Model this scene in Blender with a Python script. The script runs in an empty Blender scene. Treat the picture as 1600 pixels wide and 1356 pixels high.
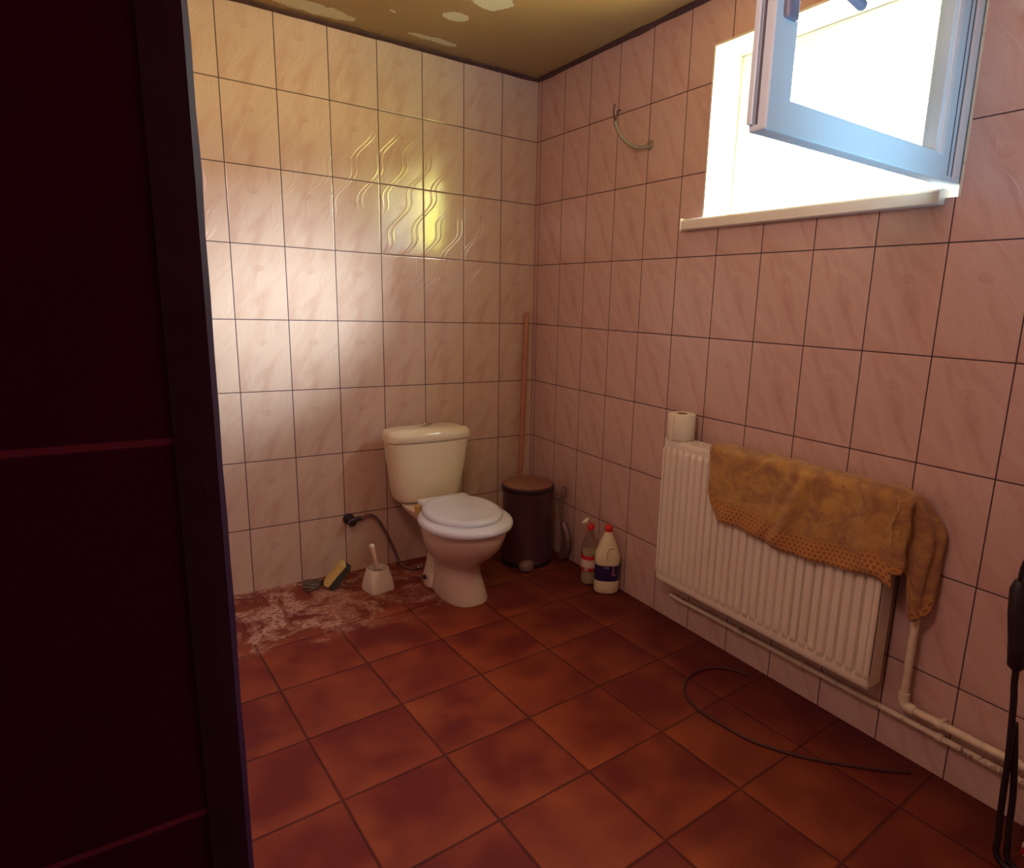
import bpy, bmesh, math, random
from mathutils import Vector, Matrix, noise as mnoise
random.seed(7)
scn = bpy.context.scene
COL = scn.collection
PI = math.pi
RH = 2.335                      # room height
TW, TH = 0.20, 0.2948           # wall tile width, height
CAM = Vector((-1.7983, -2.8854, 1.268))

# ------------------------------------------------------------------ camera
cam_data = bpy.data.cameras.new('camera')
cam = bpy.data.objects.new('camera', cam_data); COL.objects.link(cam)
yaw, pit, rol = 0.617304, -0.203558, 0.0354056
fw = Vector((math.cos(pit)*math.sin(yaw), math.cos(pit)*math.cos(yaw), math.sin(pit)))
r0 = Vector((math.cos(yaw), -math.sin(yaw), 0)); u0 = r0.cross(fw)
rv = r0*math.cos(rol) + u0*math.sin(rol); uv = -r0*math.sin(rol) + u0*math.cos(rol)
M = Matrix.Identity(4)
for i in range(3):
    M[i][0] = rv[i]; M[i][1] = uv[i]; M[i][2] = -fw[i]; M[i][3] = CAM[i]
cam.matrix_world = M
cam_data.sensor_fit = 'HORIZONTAL'; cam_data.sensor_width = 36
cam_data.lens = 997.676/1600*36
cam_data.shift_x = -87.59/1600; cam_data.shift_y = 5.08/1600
cam_data.clip_start = 0.02
scn.camera = cam

# ------------------------------------------------------------------ view
vs = scn.view_settings
vs.view_transform = 'Standard'; vs.look = 'None'; vs.gamma = 1.0
vs.exposure = 0.32
scn.display_settings.display_device = 'sRGB'

# ------------------------------------------------------------------ node expression helper
class E:
    def __init__(s, nt, sock): s.nt = nt; s.s = sock
def _m(op, *a, clamp=False):
    nt = next(x.nt for x in a if isinstance(x, E))
    n = nt.nodes.new('ShaderNodeMath'); n.operation = op; n.use_clamp = clamp
    for i, x in enumerate(a):
        if isinstance(x, E): nt.links.new(x.s, n.inputs[i])
        else: n.inputs[i].default_value = x
    return E(nt, n.outputs[0])
E.__add__ = lambda a, b: _m('ADD', a, b); E.__radd__ = lambda a, b: _m('ADD', b, a)
E.__sub__ = lambda a, b: _m('SUBTRACT', a, b); E.__rsub__ = lambda a, b: _m('SUBTRACT', b, a)
E.__mul__ = lambda a, b: _m('MULTIPLY', a, b); E.__rmul__ = lambda a, b: _m('MULTIPLY', b, a)
E.__truediv__ = lambda a, b: _m('DIVIDE', a, b)
def fract(a): return _m('FRACT', a)
def floor_(a): return _m('FLOOR', a)
def absn(a): return _m('ABSOLUTE', a)
def sin_(a): return _m('SINE', a)
def mn(a, b): return _m('MINIMUM', a, b)
def mx(a, b): return _m('MAXIMUM', a, b)
def clamp01(a): return _m('ADD', a, 0.0, clamp=True)
def sstep(a, lo, hi):           # smoothstep, lo may exceed hi
    n = a.nt.nodes.new('ShaderNodeMapRange'); n.interpolation_type = 'SMOOTHSTEP'
    a.nt.links.new(a.s, n.inputs[0])
    if lo < hi:
        n.inputs[1].default_value = lo; n.inputs[2].default_value = hi; n.inputs[3].default_value = 0; n.inputs[4].default_value = 1
    else:
        n.inputs[1].default_value = hi; n.inputs[2].default_value = lo; n.inputs[3].default_value = 1; n.inputs[4].default_value = 0
    return E(a.nt, n.outputs[0])
class Mat:
    def __init__(s, name):
        s.m = bpy.data.materials.new(name); s.m.use_nodes = True
        s.nt = s.m.node_tree; s.nt.nodes.clear()
        s.out = s.nt.nodes.new('ShaderNodeOutputMaterial')
        s.b = s.nt.nodes.new('ShaderNodeBsdfPrincipled')
        s.nt.links.new(s.b.outputs[0], s.out.inputs[0])
    def pos(s):
        t = s.nt.nodes.new('ShaderNodeTexCoord'); sp = s.nt.nodes.new('ShaderNodeSeparateXYZ')
        s.nt.links.new(t.outputs['Object'], sp.inputs[0])
        return [E(s.nt, sp.outputs[i]) for i in range(3)]
    def vec(s, x, y, z):
        n = s.nt.nodes.new('ShaderNodeCombineXYZ')
        for i, a in enumerate((x, y, z)):
            if isinstance(a, E): s.nt.links.new(a.s, n.inputs[i])
            else: n.inputs[i].default_value = a
        return E(s.nt, n.outputs[0])
    def noise(s, v, scale=5, detail=3, rough=0.5, dist=0.0):
        n = s.nt.nodes.new('ShaderNodeTexNoise')
        if v is not None: s.nt.links.new(v.s, n.inputs['Vector'])
        n.inputs['Scale'].default_value = scale; n.inputs['Detail'].default_value = detail
        n.inputs['Roughness'].default_value = rough; n.inputs['Distortion'].default_value = dist
        return E(s.nt, n.outputs[0])
    def white(s, v):
        n = s.nt.nodes.new('ShaderNodeTexWhiteNoise'); s.nt.links.new(v.s, n.inputs['Vector'])
        return E(s.nt, n.outputs[0])
    def voro(s, v, scale=5, feature='F1'):
        n = s.nt.nodes.new('ShaderNodeTexVoronoi'); n.feature = feature
        s.nt.links.new(v.s, n.inputs['Vector']); n.inputs['Scale'].default_value = scale
        return E(s.nt, n.outputs[0])
    def mix(s, f, a, b):
        n = s.nt.nodes.new('ShaderNodeMix'); n.data_type = 'RGBA'; n.clamp_factor = True
        if isinstance(f, E): s.nt.links.new(f.s, n.inputs[0])
        else: n.inputs[0].default_value = f
        for k, c in ((6, a), (7, b)):
            if isinstance(c, E): s.nt.links.new(c.s, n.inputs[k])
            else: n.inputs[k].default_value = (*c, 1)
        return E(s.nt, n.outputs[2])
    def set(s, name, v):
        i = s.b.inputs[name]
        if isinstance(v, E): s.nt.links.new(v.s, i)
        elif isinstance(v, tuple): i.default_value = (*v, 1)
        else: i.default_value = v
        return s
    def bump(s, h, strength=0.5, dist=0.01):
        n = s.nt.nodes.new('ShaderNodeBump'); n.inputs['Strength'].default_value = strength
        n.inputs['Distance'].default_value = dist
        s.nt.links.new(h.s, n.inputs['Height']); s.nt.links.new(n.outputs[0], s.b.inputs['Normal'])
def simple(name, col, rough=0.5, metal=0.0, nscale=40, namp=0.08, spec=0.5, bump=0.0):
    m = Mat(name); x, y, z = m.pos(); n = m.noise(m.vec(x, y, z), nscale, 3)
    d = tuple(c*(1-2*namp) for c in col); l = tuple(min(1, c*(1+2*namp)) for c in col)
    m.set('Base Color', m.mix(n, d, l)); m.set('Roughness', rough); m.set('Metallic', metal)
    m.set('Specular IOR Level', spec)
    if bump: m.bump(n, bump, 0.003)
    return m.m

# ------------------------------------------------------------------ world: hazy bright sky over sunlit greenery
w = bpy.data.worlds.new('sky'); scn.world = w; w.use_nodes = True
nt = w.node_tree; nt.nodes.clear()
wo = nt.nodes.new('ShaderNodeOutputWorld'); bg = nt.nodes.new('ShaderNodeBackground')
tc = nt.nodes.new('ShaderNodeTexCoord'); sp = nt.nodes.new('ShaderNodeSeparateXYZ')
ramp = nt.nodes.new('ShaderNodeValToRGB'); mr = nt.nodes.new('ShaderNodeMapRange')
nt.links.new(tc.outputs['Generated'], sp.inputs[0]); nt.links.new(sp.outputs[2], mr.inputs[0])
mr.inputs[1].default_value = -0.3; mr.inputs[2].default_value = 0.7
nt.links.new(mr.outputs[0], ramp.inputs[0]); nt.links.new(ramp.outputs[0], bg.inputs[0]); nt.links.new(bg.outputs[0], wo.inputs[0])
SKY_STOPS = [(0.0, (1.0, 0.90, 0.36)), (0.30, (1.45, 1.34, 0.56)), (0.36, (0.90, 0.85, 0.72)), (0.62, (0.85, 0.93, 1.0)), (0.9, (0.5, 0.65, 0.9))]
ramp.color_ramp.elements[0].position = SKY_STOPS[0][0]; ramp.color_ramp.elements[0].color = (*SKY_STOPS[0][1], 1)
ramp.color_ramp.elements[1].position = SKY_STOPS[-1][0]; ramp.color_ramp.elements[1].color = (*SKY_STOPS[-1][1], 1)
for p, c in SKY_STOPS[1:-1]:
    e = ramp.color_ramp.elements.new(p); e.color = (*c, 1)
# sunlit foliage low on the horizon on the side away from the camera
def wn(op, *a):
    n = nt.nodes.new('ShaderNodeMath'); n.operation = op
    for i, v in enumerate(a):
        if hasattr(v, 'links'): nt.links.new(v, n.inputs[i])
        else: n.inputs[i].default_value = v
    return n.outputs[0]
def wstep(v, lo, hi):
    n = nt.nodes.new('ShaderNodeMapRange'); nt.links.new(v, n.inputs[0]); n.inputs[1].default_value = lo; n.inputs[2].default_value = hi; return n.outputs[0]
wnz = nt.nodes.new('ShaderNodeTexNoise'); wnz.inputs['Scale'].default_value = 9; wnz.inputs['Detail'].default_value = 3
nt.links.new(tc.outputs['Generated'], wnz.inputs['Vector'])
zz_ = wn('ADD', sp.outputs[2], wn('MULTIPLY', wn('SUBTRACT', wnz.outputs[0], 0.5), 0.12))
fol = wn('MULTIPLY', wstep(wn('MULTIPLY', zz_, -1.0), -0.175, -0.15), wstep(wn('MULTIPLY', sp.outputs[1], -1.0), 0.80, 0.86))
mxw = nt.nodes.new('ShaderNodeMix'); mxw.data_type = 'RGBA'; nt.links.new(fol, mxw.inputs[0]); nt.links.new(ramp.outputs[0], mxw.inputs[6])
mxw.inputs[7].default_value = (0.62, 0.66, 0.10, 1); nt.links.new(mxw.outputs[2], bg.inputs[0])
bg.inputs[1].default_value = 30.0

# sun behind thin cloud, low, shining through the window on to the left wall
sd = bpy.data.lights.new('hazy_sun', 'SUN'); sd.energy = 13.5; sd.angle = math.radians(19); sd.color = (0.72, 0.92, 1.0)
so = bpy.data.objects.new('hazy_sun', sd); COL.objects.link(so)
az = Vector((0.66, -0.75, 0)).normalized(); el = math.radians(18)
D = Vector((az.x*math.cos(el), az.y*math.cos(el), math.sin(el)))
so.rotation_euler = D.to_track_quat('Z', 'Y').to_euler(); so.location = D*6

# portal in the window opening (samples the sky)
pd = bpy.data.lights.new('window_portal', 'AREA'); pd.shape = 'RECTANGLE'; pd.size = 0.60; pd.size_y = 0.90
pd.cycles.is_portal = True
po = bpy.data.objects.new('window_portal', pd); COL.objects.link(po)
po.location = (0.205, -1.597, 1.87); po.rotation_euler = (0, PI/2, 0)

# added warm fill lamp, out of view beside the camera
ld = bpy.data.lights.new('warm_fill_light', 'POINT'); ld.shadow_soft_size = 0.16; ld.energy = 20.0; ld.color = (1.0, 0.61, 0.56)
lo = bpy.data.objects.new('warm_fill_light', ld); COL.objects.link(lo)
lo.location = (-1.72, -2.18, 1.95)

# added cool fill lamp, unseen behind the camera, aimed at the open sash
l2 = bpy.data.lights.new('rear_fill_light', 'AREA'); l2.shape = 'RECTANGLE'; l2.size = 0.45; l2.size_y = 0.40; l2.energy = 2.1; l2.spread = math.radians(44); l2.color = (0.42, 0.76, 1.0)
lo2 = bpy.data.objects.new('rear_fill_light', l2); COL.objects.link(lo2)
lo2.location = (-0.42, -3.02, 1.02); lo2.rotation_euler = (math.radians(131), 0, 0)

# ------------------------------------------------------------------ mesh helpers
def link(name, bm, mat, parent=None, smooth=False, bevel=0.0, bseg=2, autos=None):
    bmesh.ops.recalc_face_normals(bm, faces=bm.faces)
    me = bpy.data.meshes.new(name); bm.to_mesh(me); bm.free()
    o = bpy.data.objects.new(name, me); COL.objects.link(o)
    mats = mat if isinstance(mat, (list, tuple)) else [mat]
    for m in mats: me.materials.append(m)
    if parent: o.parent = parent
    if smooth:
        for p in me.polygons: p.use_smooth = True
        if autos: me.set_sharp_from_angle(angle=math.radians(autos))
    if bevel:
        b = o.modifiers.new('bevel', 'BEVEL'); b.width = bevel; b.segments = bseg; b.limit_method = 'ANGLE'; b.angle_limit = math.radians(40)
    return o
def thing(name, label, cat, loc=(0, 0, 0), group=None, rz=0):
    o = bpy.data.objects.new(name, None); o.empty_display_size = 0.05; COL.objects.link(o)
    o.location = loc; o.rotation_euler = (0, 0, rz)
    o['label'] = label; o['category'] = cat
    if group: o['group'] = group
    return o
def tag(o, label, cat, group=None):
    o['label'] = label; o['category'] = cat
    if group: o['group'] = group
    return o
def struct(o): o['kind'] = 'structure'; return o
def box(bm, x0, x1, y0, y1, z0, z1, mi=0):
    v = [bm.verts.new((x, y, z)) for z in (z0, z1) for y in (y0, y1) for x in (x0, x1)]
    for f in ((0, 2, 3, 1), (4, 5, 7, 6), (0, 1, 5, 4), (2, 6, 7, 3), (0, 4, 6, 2), (1, 3, 7, 5)):
        fc = bm.faces.new([v[i] for i in f]); fc.material_index = mi
    return v
def loft(bm, rings, cap=True, mi=0, capmi=None):
    vs_ = [[bm.verts.new(p) for p in r] for r in rings]; n = len(rings[0])
    for a, b in zip(vs_[:-1], vs_[1:]):
        for i in range(n):
            f = bm.faces.new((a[i], a[(i+1) % n], b[(i+1) % n], b[i])); f.material_index = mi
    if cap:
        for r in (vs_[0], vs_[-1]):
            f = bm.faces.new(r); f.material_index = mi if capmi is None else capmi
    return vs_
def lathe(bm, prof, cx=0, cy=0, n=40, mi=0, cap=True):
    rings = [[(cx+r*math.cos(2*PI*i/n), cy+r*math.sin(2*PI*i/n), z) for i in range(n)] for r, z in prof]
    return loft(bm, rings, cap, mi)
def tube(bm, pts, r, n=12, cap=True):
    pts = [Vector(p) for p in pts]; rings = []
    up = None
    for i, p in enumerate(pts):
        t = (pts[min(i+1, len(pts)-1)] - pts[max(i-1, 0)]).normalized()
        if up is None:
            up = Vector((0, 0, 1)) if abs(t.z) < 0.9 else Vector((1, 0, 0))
        a = t.cross(up).normalized(); b = a.cross(t).normalized(); up = b
        rr = r[i] if isinstance(r, (list, tuple)) else r
        rings.append([p + (a*math.cos(2*PI*k/n) + b*math.sin(2*PI*k/n))*rr for k in range(n)])
    loft(bm, rings, cap)
def smooth_path(pts, n=8):
    P = [Vector(p) for p in pts]; out = []
    for i in range(len(P)-1):
        p0 = P[max(i-1, 0)]; p1 = P[i]; p2 = P[i+1]; p3 = P[min(i+2, len(P)-1)]
        for k in range(n):
            t = k/n
            out.append(0.5*((2*p1) + (p2-p0)*t + (2*p0-5*p1+4*p2-p3)*t*t + (3*p1-p0-3*p2+p3)*t**3))
    out.append(P[-1]); return out
def sup(cx, cy, rx, rf, rb, z, n=48, e=2.0):      # superellipse ring, rf = front (-y) radius, rb = back radius
    out = []
    for i in range(n):
        a = 2*PI*i/n; c, s = math.cos(a), math.sin(a)
        x = math.copysign(abs(c)**(2/e), c)*rx; y = math.copysign(abs(s)**(2/e), s)
        y *= rb if y > 0 else rf
        out.append((cx+x, cy+y, z))
    return out

# ------------------------------------------------------------------ materials
def wall_tile(name, axis, off, light=(0.60, 0.425, 0.34), dark=(0.49, 0.29, 0.22), grout=(0.035, 0.014, 0.022), relief=1.0, rough=0.11, gw=0.0016, salt=0.0, spec=0.5, tn=0.25):
    m = Mat(name); x, y, z = m.pos()
    u = (x, y)[axis]*-1.0 - off
    U = u/TW; V = z/TH + 0.012/TH
    fu, fv = fract(U), fract(V); iu, iv = floor_(U), floor_(V)
    lu, lv = fu*TW, fv*TH
    # printed marble veins: rise to the right of the photo
    q = (lu + lv*0.55); pth = (lv - lu*0.55)
    rnd = m.white(m.vec(iu, iv, salt))
    nz = m.noise(m.vec(q*13.0 + salt, pth*3.6, rnd*0.35), 1.0, 4, 0.55, 0.8)
    nz2 = m.noise(m.vec(q*45.0, pth*9.0, rnd*0.6 + 4.0), 1.0, 4, 0.6, 0.5)
    veins = sstep(nz, 0.40, 0.76)*0.7 + sstep(nz2, 0.5, 0.8)*0.35
    # small shell swirl printed near the top of every tile
    cx_, cy_ = lu - 0.105, lv - 0.205
    d = _m('SQRT', cx_*cx_*1.0 + cy_*cy_*2.4)
    swirl = sstep(absn(d - 0.016), 0.010, 0.0)*0.35 + sstep(d, 0.03, 0.0)*0.35
    col = m.mix(clamp01(veins + swirl*sstep(nz2, 0.3, 0.6)), light, dark)
    tint = m.noise(m.vec(x, y, z), 2.3, 2)
    col = m.mix(tint*tn, col, (0.58, 0.42, 0.30))
    e = mn(mn(lu, TW - lu), mn(lv, TH - lv))
    g = sstep(e, gw*1.5, gw*0.7)
    m.set('Base Color', m.mix(g, col, grout))
    # embossed wavy ribs
    ph = (u*-1.0 - z*0.52 + sin_(z*(2*PI/0.155) + u*9.0)*0.016)/0.1
    f = fract(ph)
    rib = sstep(absn(f - 0.35), 0.055, 0.0) + sstep(absn(f - 0.55), 0.055, 0.0)
    msk = sstep(m.noise(m.vec(u*1.0, z*1.0, salt), 3.5, 1), 0.36, 0.50)
    h = rib*0.30*msk*relief + sstep(e, 0.0, gw*3.5)*0.45 + nz2*0.12
    m.bump(h, 0.55, 0.0022)
    m.set('Roughness', clamp01(g*0.6 + nz2*0.05 + rough)); m.set('Specular IOR Level', spec)
    return m.m
M_LEFT = wall_tile('pink_marble_tile_left', 0, 0.0)
M_RIGHT = wall_tile('pink_marble_tile_right', 1, 0.032, salt=3.0, light=(0.61, 0.42, 0.385), dark=(0.48, 0.27, 0.24))
M_SIDE = wall_tile('pink_marble_tile_side', 1, 0.05, salt=5.0)
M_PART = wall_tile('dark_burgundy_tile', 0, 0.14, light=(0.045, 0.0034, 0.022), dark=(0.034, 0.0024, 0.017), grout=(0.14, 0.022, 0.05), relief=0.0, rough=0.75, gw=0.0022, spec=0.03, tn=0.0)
def floor_mat():
    m = Mat('terracotta_floor'); x, y, z = m.pos()
    a = math.radians(3.3); S = 0.2915
    X = x + 1.133; Y = y + 1.397
    U = (X*math.cos(a) + Y*math.sin(a))/S; V = (Y*math.cos(a) - X*math.sin(a))/S
    iu, iv = floor_(U), floor_(V); lu, lv = fract(U), fract(V)
    rnd = m.white(m.vec(iu, iv, 1.0)); rnd2 = m.white(m.vec(iu, iv, 7.0))
    P = m.vec(x, y, z)
    cl = m.noise(m.vec(lu*1.6 + rnd*20.0, lv*1.6 + rnd2*20.0, 0.0), 0.95, 2, 0.45, 0.3)
    fine = m.noise(P, 60, 4, 0.6)
    edge = sstep(mn(lu, lv), 0.30, 0.0)
    f = clamp01((cl - 0.38)*2.1 + edge*0.28 + (rnd - 0.5)*0.22 + (fine - 0.5)*0.20)
    col = m.mix(f, (0.150, 0.017, 0.016), (0.38, 0.088, 0.030))
    col = m.mix(clamp01((rnd2 - 0.35)*0.6), col, (0.18, 0.022, 0.017))
    e = mn(mn(lu, 1.0 - lu), mn(lv, 1.0 - lv))*S
    wob = m.noise(P, 14, 3)
    g = sstep(e + (wob - 0.5)*0.004, 0.0055, 0.0018)
    col = m.mix(g*0.75, col, (0.045, 0.009, 0.011))
    # limescale and mortar scum along the back wall
    n1 = m.noise(P, 7, 6, 0.62, 1.4); n2 = m.noise(m.vec(x*1.0, y*3.0, 0.0), 10, 6, 0.65, 1.0)
    band = sstep(y + (n1 - 0.5)*0.3, -0.60, -0.42)*sstep(x, -0.50, -0.80) 
    left = sstep(x, -1.05, -1.3)*sstep(y, -0.62, -0.42)*0.4
    dirt = clamp01(band*0.75 + left)
    sc = sstep(n1, 0.46, 0.62)*sstep(fine, 0.30, 0.60)*dirt*1.1 + sstep(absn(n1 - 0.50), 0.018, 0.0)*dirt*0.3 + sstep(n2, 0.55, 0.75)*dirt*0.35
    col = m.mix(clamp01(dirt*0.5), col, (0.20, 0.045, 0.032))
    col = m.mix(clamp01(sc), col, (0.55, 0.31, 0.24))
    # shade painted in: floor darkens to purple towards the right wall
    wall_shade = sstep(x, -0.95, -0.1)*0.50 + sstep(x + (n1 - 0.5)*0.12, -0.14, -0.01)*0.3
    col = m.mix(wall_shade, col, (0.062, 0.008, 0.014))
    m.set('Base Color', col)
    m.set('Roughness', clamp01(0.50 + fine*0.2 + g*0.2)); m.set('Specular IOR Level', 0.25)
    m.bump(sstep(e, 0.0, 0.008)*1.0 + fine*0.15 + cl*0.2, 0.45, 0.004)
    return m.m
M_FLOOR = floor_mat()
def ceiling_mat():
    m = Mat('ochre_ceiling_paint'); x, y, z = m.pos(); P = m.vec(x, y, z)
    n = m.noise(P, 3, 4, 0.6); nn = m.noise(P, 16, 5, 0.6); nf = m.noise(P, 55, 4, 0.6)
    col = m.mix(n, (0.30, 0.17, 0.065), (0.38, 0.24, 0.10))
    wx = x + (nn - 0.5)*0.07 + (nf - 0.5)*0.02; wy = y + (m.noise(m.vec(y, x, 3.0), 16, 5, 0.6) - 0.5)*0.07
    blobs = [(-0.57, -0.60, .075, .085, 0.3), (-0.62, -0.39, .05, .045, 0.0), (-0.60, -0.125, .11, .028, 0.0), (-1.08, -0.10, .16, .05, 0.0), (-1.0, -0.42, .012, .012, 0.0), (-0.83, -0.28, .012, .012, 0.0)]
    tot = None
    for (bx, by, rx, ry, _) in blobs:
        dx, dy = (wx - bx)/rx, (wy - by)/ry
        k = sstep(dx*dx + dy*dy, 1.08, 0.92)
        tot = k if tot is None else mx(tot, k)
    col = m.mix(tot, col, (0.60, 0.53, 0.36))
    # mould speckle near the back edge
    mo = sstep(y, -0.10, -0.01)*sstep(nn, 0.40, 0.62)
    col = m.mix(mo*0.7, col, (0.14, 0.07, 0.04))
    m.set('Base Color', col); m.set('Roughness', 0.55); m.bump(tot*-0.6 + nn*0.3, 0.4, 0.004)
    return m.m
M_CEIL = ceiling_mat()
M_PLASTER = simple('reveal_white_tile', (0.80, 0.78, 0.72), 0.3)
M_TRIMDARK = simple('dark_edge_seal', (0.07, 0.030, 0.028), 0.7, nscale=30, namp=0.3)
M_PVC = simple('white_pvc', (0.74, 0.77, 0.80), 0.3, nscale=8, namp=0.02)
M_PVC_SASH = simple('sash_pvc', (0.60, 0.76, 0.86), 0.3, nscale=8, namp=0.02)
M_SILL = simple('sill_white', (0.78, 0.76, 0.70), 0.35, nscale=12, namp=0.04)
M_GASKET = simple('grey_gasket', (0.10, 0.11, 0.14), 0.6)
M_HANDLE = simple('handle_grey', (0.20, 0.22, 0.32), 0.35)
M_CERAM = simple('cream_ceramic', (0.76, 0.66, 0.48), 0.09, nscale=6, namp=0.03)
M_CERAMW = simple('bowl_ceramic', (0.66, 0.52, 0.44), 0.12, nscale=6, namp=0.05)
M_SEAT = simple('pale_blue_seat', (0.66, 0.68, 0.80), 0.22, nscale=12, namp=0.03)
M_CHROME = simple('chrome', (0.75, 0.72, 0.70), 0.15, 1.0)
M_BRASSY = simple('yellowed_plastic', (0.55, 0.38, 0.12), 0.5)
M_DARKM = simple('dark_metal', (0.06, 0.035, 0.045), 0.4, 0.6)
M_BRAID = simple('braided_hose', (0.20, 0.11, 0.12), 0.45, 0.6, nscale=300, namp=0.35)
M_RAD = simple('radiator_enamel', (0.80, 0.73, 0.61), 0.28, nscale=5, namp=0.03)
M_RADG = simple('radiator_shadow_side', (0.60, 0.52, 0.47), 0.4, nscale=5, namp=0.04)
M_BIN = simple('bin_brushed_steel', (0.20, 0.115, 0.15), 0.34, 0.75, nscale=60, namp=0.08)
M_BINLID = simple('bin_lid_tarnished', (0.34, 0.17, 0.12), 0.42, 0.55, nscale=30, namp=0.15)
M_BLACKP = simple('black_plastic', (0.018, 0.010, 0.016), 0.4)
M_WOOD = simple('broom_wood', (0.42, 0.16, 0.09), 0.5, nscale=25, namp=0.12)
M_WHITEP = simple('ivory_plastic', (0.80, 0.72, 0.62), 0.35, nscale=20, namp=0.03)
M_PINKP = simple('handle_pinkish_plastic', (0.72, 0.52, 0.42), 0.35)
M_BRISTLE = simple('bristles', (0.30, 0.20, 0.14), 0.8, nscale=200, namp=0.4, bump=0.6)
M_RED = simple('red_plastic', (0.62, 0.02, 0.02), 0.35)
M_PAPER = simple('tissue_paper', (0.80, 0.75, 0.62), 0.9, nscale=120, namp=0.06, bump=0.5)
M_KRAFT = simple('cardboard_core', (0.35, 0.24, 0.15), 0.9)
M_SPY = simple('yellow_sponge', (0.70, 0.50, 0.17), 0.9, nscale=140, namp=0.15, bump=0.8)
M_SPG = simple('dark_scouring_pad', (0.045, 0.045, 0.035), 0.95, nscale=200, namp=0.4, bump=0.8)
M_STEELW = simple('wire_wool', (0.24, 0.20, 0.17), 0.5, 0.7, nscale=200, namp=0.3)
M_PIPE = simple('painted_pipe', (0.72, 0.62, 0.46), 0.4, nscale=35, namp=0.16)
M_CONDUIT = simple('grey_conduit', (0.24, 0.19, 0.12), 0.5, nscale=90, namp=0.15)
M_WIRE = simple('wire_dark', (0.08, 0.03, 0.035), 0.5)
M_DUST = simple('dustpan_plastic', (0.16, 0.09, 0.085), 0.45)
M_CORD = simple('thin_dark_cord', (0.06, 0.012, 0.014), 0.6)
def pipe_rust():
    m = Mat('painted_pipe_flaking'); x, y, z = m.pos(); P = m.vec(x, y, z)
    n = m.noise(P, 45, 5, 0.7); n2 = m.noise(P, 9, 3)
    f = sstep(n*0.7 + n2*0.5, 0.66, 0.74)
    m.set('Base Color', m.mix(f, (0.68, 0.57, 0.44), (0.14, 0.07, 0.06))); m.set('Roughness', 0.5); m.bump(f*-1.0, 0.5, 0.001)
    return m.m
M_PIPER = pipe_rust()
def glass(name, tint=(1, 1, 1), gl=0.08, rough=0.02):
    m = bpy.data.materials.new(name); m.use_nodes = True; nt = m.node_tree; nt.nodes.clear()
    o = nt.nodes.new('ShaderNodeOutputMaterial'); t = nt.nodes.new('ShaderNodeBsdfTransparent'); g = nt.nodes.new('ShaderNodeBsdfGlossy')
    lw = nt.nodes.new('ShaderNodeLayerWeight'); pw = nt.nodes.new('ShaderNodeMath'); pw.operation = 'POWER'; pw.inputs[1].default_value = 4.0
    nt.links.new(lw.outputs['Facing'], pw.inputs[0]); f = nt.nodes.new('ShaderNodeMath'); f.operation = 'MULTIPLY_ADD'
    nt.links.new(pw.outputs[0], f.inputs[0]); f.inputs[1].default_value = 0.75; f.inputs[2].default_value = 0.04
    mxs = nt.nodes.new('ShaderNodeMixShader')
    t.inputs[0].default_value = (*tint, 1); g.inputs['Roughness'].default_value = rough
    nt.links.new(f.outputs[0], mxs.inputs[0]); nt.links.new(t.outputs[0], mxs.inputs[1]); nt.links.new(g.outputs[0], mxs.inputs[2])
    nt.links.new(mxs.outputs[0], o.inputs[0]); return m
M_GLASS = glass('window_glass', (0.97, 0.98, 1.0))
M_PET = glass('clear_bottle_plastic', (0.86, 0.84, 0.78), rough=0.06)
M_CREAM_LIQ = simple('pale_liquid', (0.50, 0.44, 0.34), 0.2)

# ------------------------------------------------------------------ room shell
WX = -2.60; YB = -3.05; T = 0.20
def plane_box(name, a, b, mat): 
    bm = bmesh.new(); box(bm, a[0], b[0], a[1], b[1], a[2], b[2]); return struct(link(name, bm, mat))
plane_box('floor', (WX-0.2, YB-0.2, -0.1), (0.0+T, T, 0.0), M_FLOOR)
plane_box('ceiling', (WX-0.2, YB-0.2, RH), (T, T, RH+0.1), M_CEIL)
plane_box('wall_left', (WX-0.2, 0.0, 0.0), (T, T, RH), M_LEFT)
# right wall with the window hole
Y0, Y1, Z0, Z1 = -2.045, -1.153, 1.575, 2.172
bm = bmesh.new()
box(bm, 0, T, YB-0.2, Y0, 0, RH); box(bm, 0, T, Y1, 0, 0, RH)
box(bm, 0, T, Y0, Y1, 0, Z0); box(bm, 0, T, Y0, Y1, Z1, RH)
struct(link('wall_right', bm, M_RIGHT))
plane_box('wall_side', (WX-0.2, YB-0.2, 0.0), (WX, 0.0, RH), M_SIDE)
plane_box('wall_back', (WX, YB-0.2, 0.0), (0.0, YB, RH), M_LEFT)
# dark tiled partition in the left foreground
bm = bmesh.new(); box(bm, WX, -1.748, -2.38, -2.26, 0, RH)
part = struct(link('wall_partition', bm, M_PART))
def trim_mat():
    m = Mat('partition_corner_trim'); x, y, z = m.pos(); n = m.noise(m.vec(x, y, z), 30, 4)
    m.set('Base Color', m.mix(n, (0.022, 0.005, 0.020), (0.045, 0.014, 0.040))); m.set('Roughness', 0.6); m.set('Specular IOR Level', 0.08); return m.m
bm = bmesh.new()
rings = []
for k in range(60):
    z = RH*k/59; j = 0.0012*mnoise.noise(Vector((z*16, 0, 0)))
    prof = [(-1.772, -2.380), (-1.772, -2.386), (-1.756, -2.388), (-1.747, -2.386), (-1.7425+j, -2.378), (-1.7425+j, -2.26), (-1.752, -2.26), (-1.752, -2.380)]
    rings.append([(a, b, z) for a, b in prof])
loft(bm, rings)
struct(link('trim_1', bm, trim_mat()))
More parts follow.
